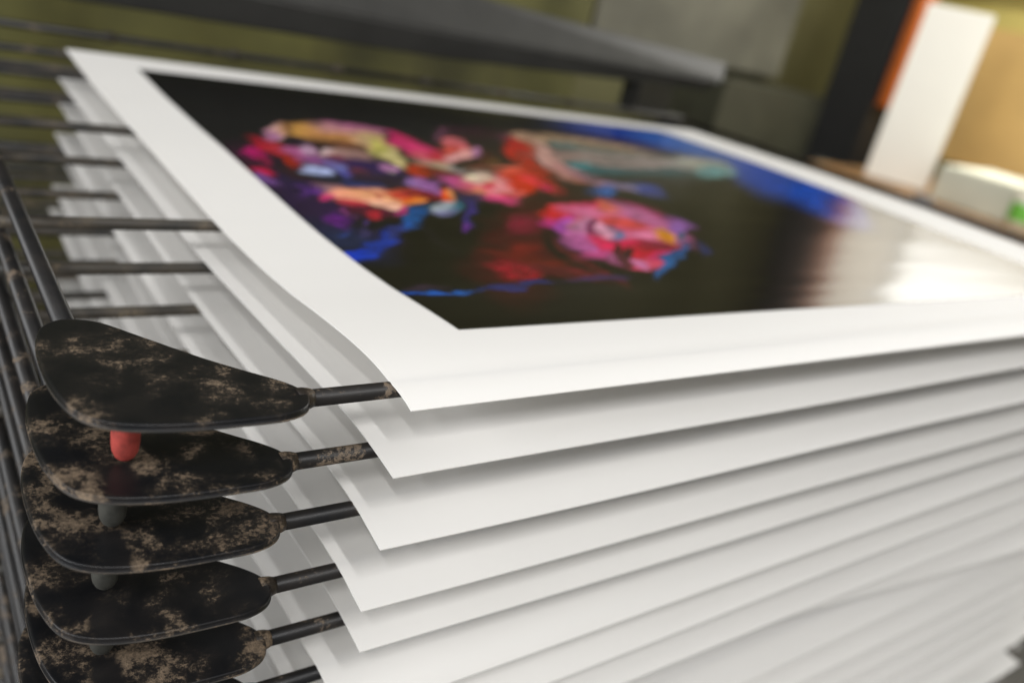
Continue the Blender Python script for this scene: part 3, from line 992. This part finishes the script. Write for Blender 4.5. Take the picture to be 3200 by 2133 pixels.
# white panel on the bench
ang = math.atan2(1.393 - 1.245, 2.313 - 2.395)
c = Vector((2.355, 1.32))
pan = empty('light_panel', (c.x, c.y, ZC - 0.278))
pan.rotation_euler[2] = ang
def ppart(name, lo, hi, mat):
    o = box(name, lo, hi, mat, bevel=0.002)
    o.parent = pan
    return o
white_board = simple('white_board', (0.86, 0.83, 0.74), 0.5, 0.05, 3)
ppart('board', (-0.085, -0.012, 0.0), (0.085, 0.012, 0.475), white_board)
ppart('foot', (-0.05, -0.06, 0.0), (0.05, -0.014, 0.010), MAT['bar'])
tag(pan, 'tall narrow white panel standing on the brown bench', 'panel')
tan = box('tan_board', wrel(2.86, 0.55, -0.22), wrel(2.89, 1.50, 0.20), simple('tan_board', (0.50, 0.335, 0.12), 0.6, 0.12, 5))
tag(tan, 'large tan board behind the white box on the bench', 'board')
tag(box('white_box', wrel(2.30, 0.66, -0.280), wrel(2.58, 1.18, -0.185), simple('pale_card', (0.66, 0.66, 0.54), 0.6, 0.08, 8), bevel=0.006), 'low pale white box lying on the brown bench', 'box')
g = empty('green_packet', wrel(2.30, 0.93, -0.280))
tag(g, 'small bottle with green label at the right edge of the picture', 'bottle')
bm = bmesh.new()
bm_tube(bm, [(0, 0, 0), (0, 0, .004), (0, 0, .09), (0, 0, .105), (0, 0, .12)], [.030, .034, .034, .022, .013], 20)
o = link('body', bm_mesh('body', bm), simple('cream_plastic', (0.75, 0.72, 0.58), 0.4, 0.05, 20), g)
bm = bmesh.new()
bm_tube(bm, [(0, 0, .018), (0, 0, .062)], [.0348, .0348], 24, cap=False)
o = link('label_band', bm_mesh('label_band', bm), simple('green_label', (0.18, 0.55, 0.06), 0.4, 0.2, 30), g)
# small grey clamp on the bench edge
cl = box('clamp', wrel(2.155, 1.10, -0.325), wrel(2.196, 1.15, -0.262), simple('zinc', (0.30, 0.28, 0.27), 0.4, 0.2, 30, metal=0.4), bevel=0.008)
tag(cl, 'small grey metal clamp on the front edge of the bench', 'clamp')
# window in the right wall; the varnished print mirrors it
win = empty('window', wrel(3.0, 0.80, 0.328))
tag(win, 'bright window in the ochre wall, mirrored in the glossy print', 'window')
frame_m = simple('white_frame', (0.7, 0.68, 0.6), 0.5, 0.05, 10)
glow = emit_mat('daylit_pane', (1.0, 0.985, 0.93), 4.6)
blind = emit_mat('daylit_blind', (1.0, 0.90, 0.74), 2.0)
for y0, y1, m in ((-1.02, -0.17, glow), (-0.13, 0.72, glow), (0.76, 1.03, blind)):
    o = box('pane', (-0.012, y0, 0.03), (-0.004, y1, 1.07), m, win, bevel=0)
for lo, hi in (((-0.03, -1.07, 0), (0.018, 1.08, 0.028)), ((-0.03, -1.07, 1.072), (0.018, 1.08, 1.10)), ((-0.03, -0.168, 0.030), (0.018, -0.132, 1.07)), ((-0.03, 0.722, 0.030), (0.018, 0.758, 1.07)), ((-0.03, -1.07, 0.030), (0.018, -1.022, 1.07)), ((-0.03, 1.032, 0.030), (0.018, 1.08, 1.07))):
    o = box('frame_bar', lo, hi, frame_m, win, bevel=0.003)
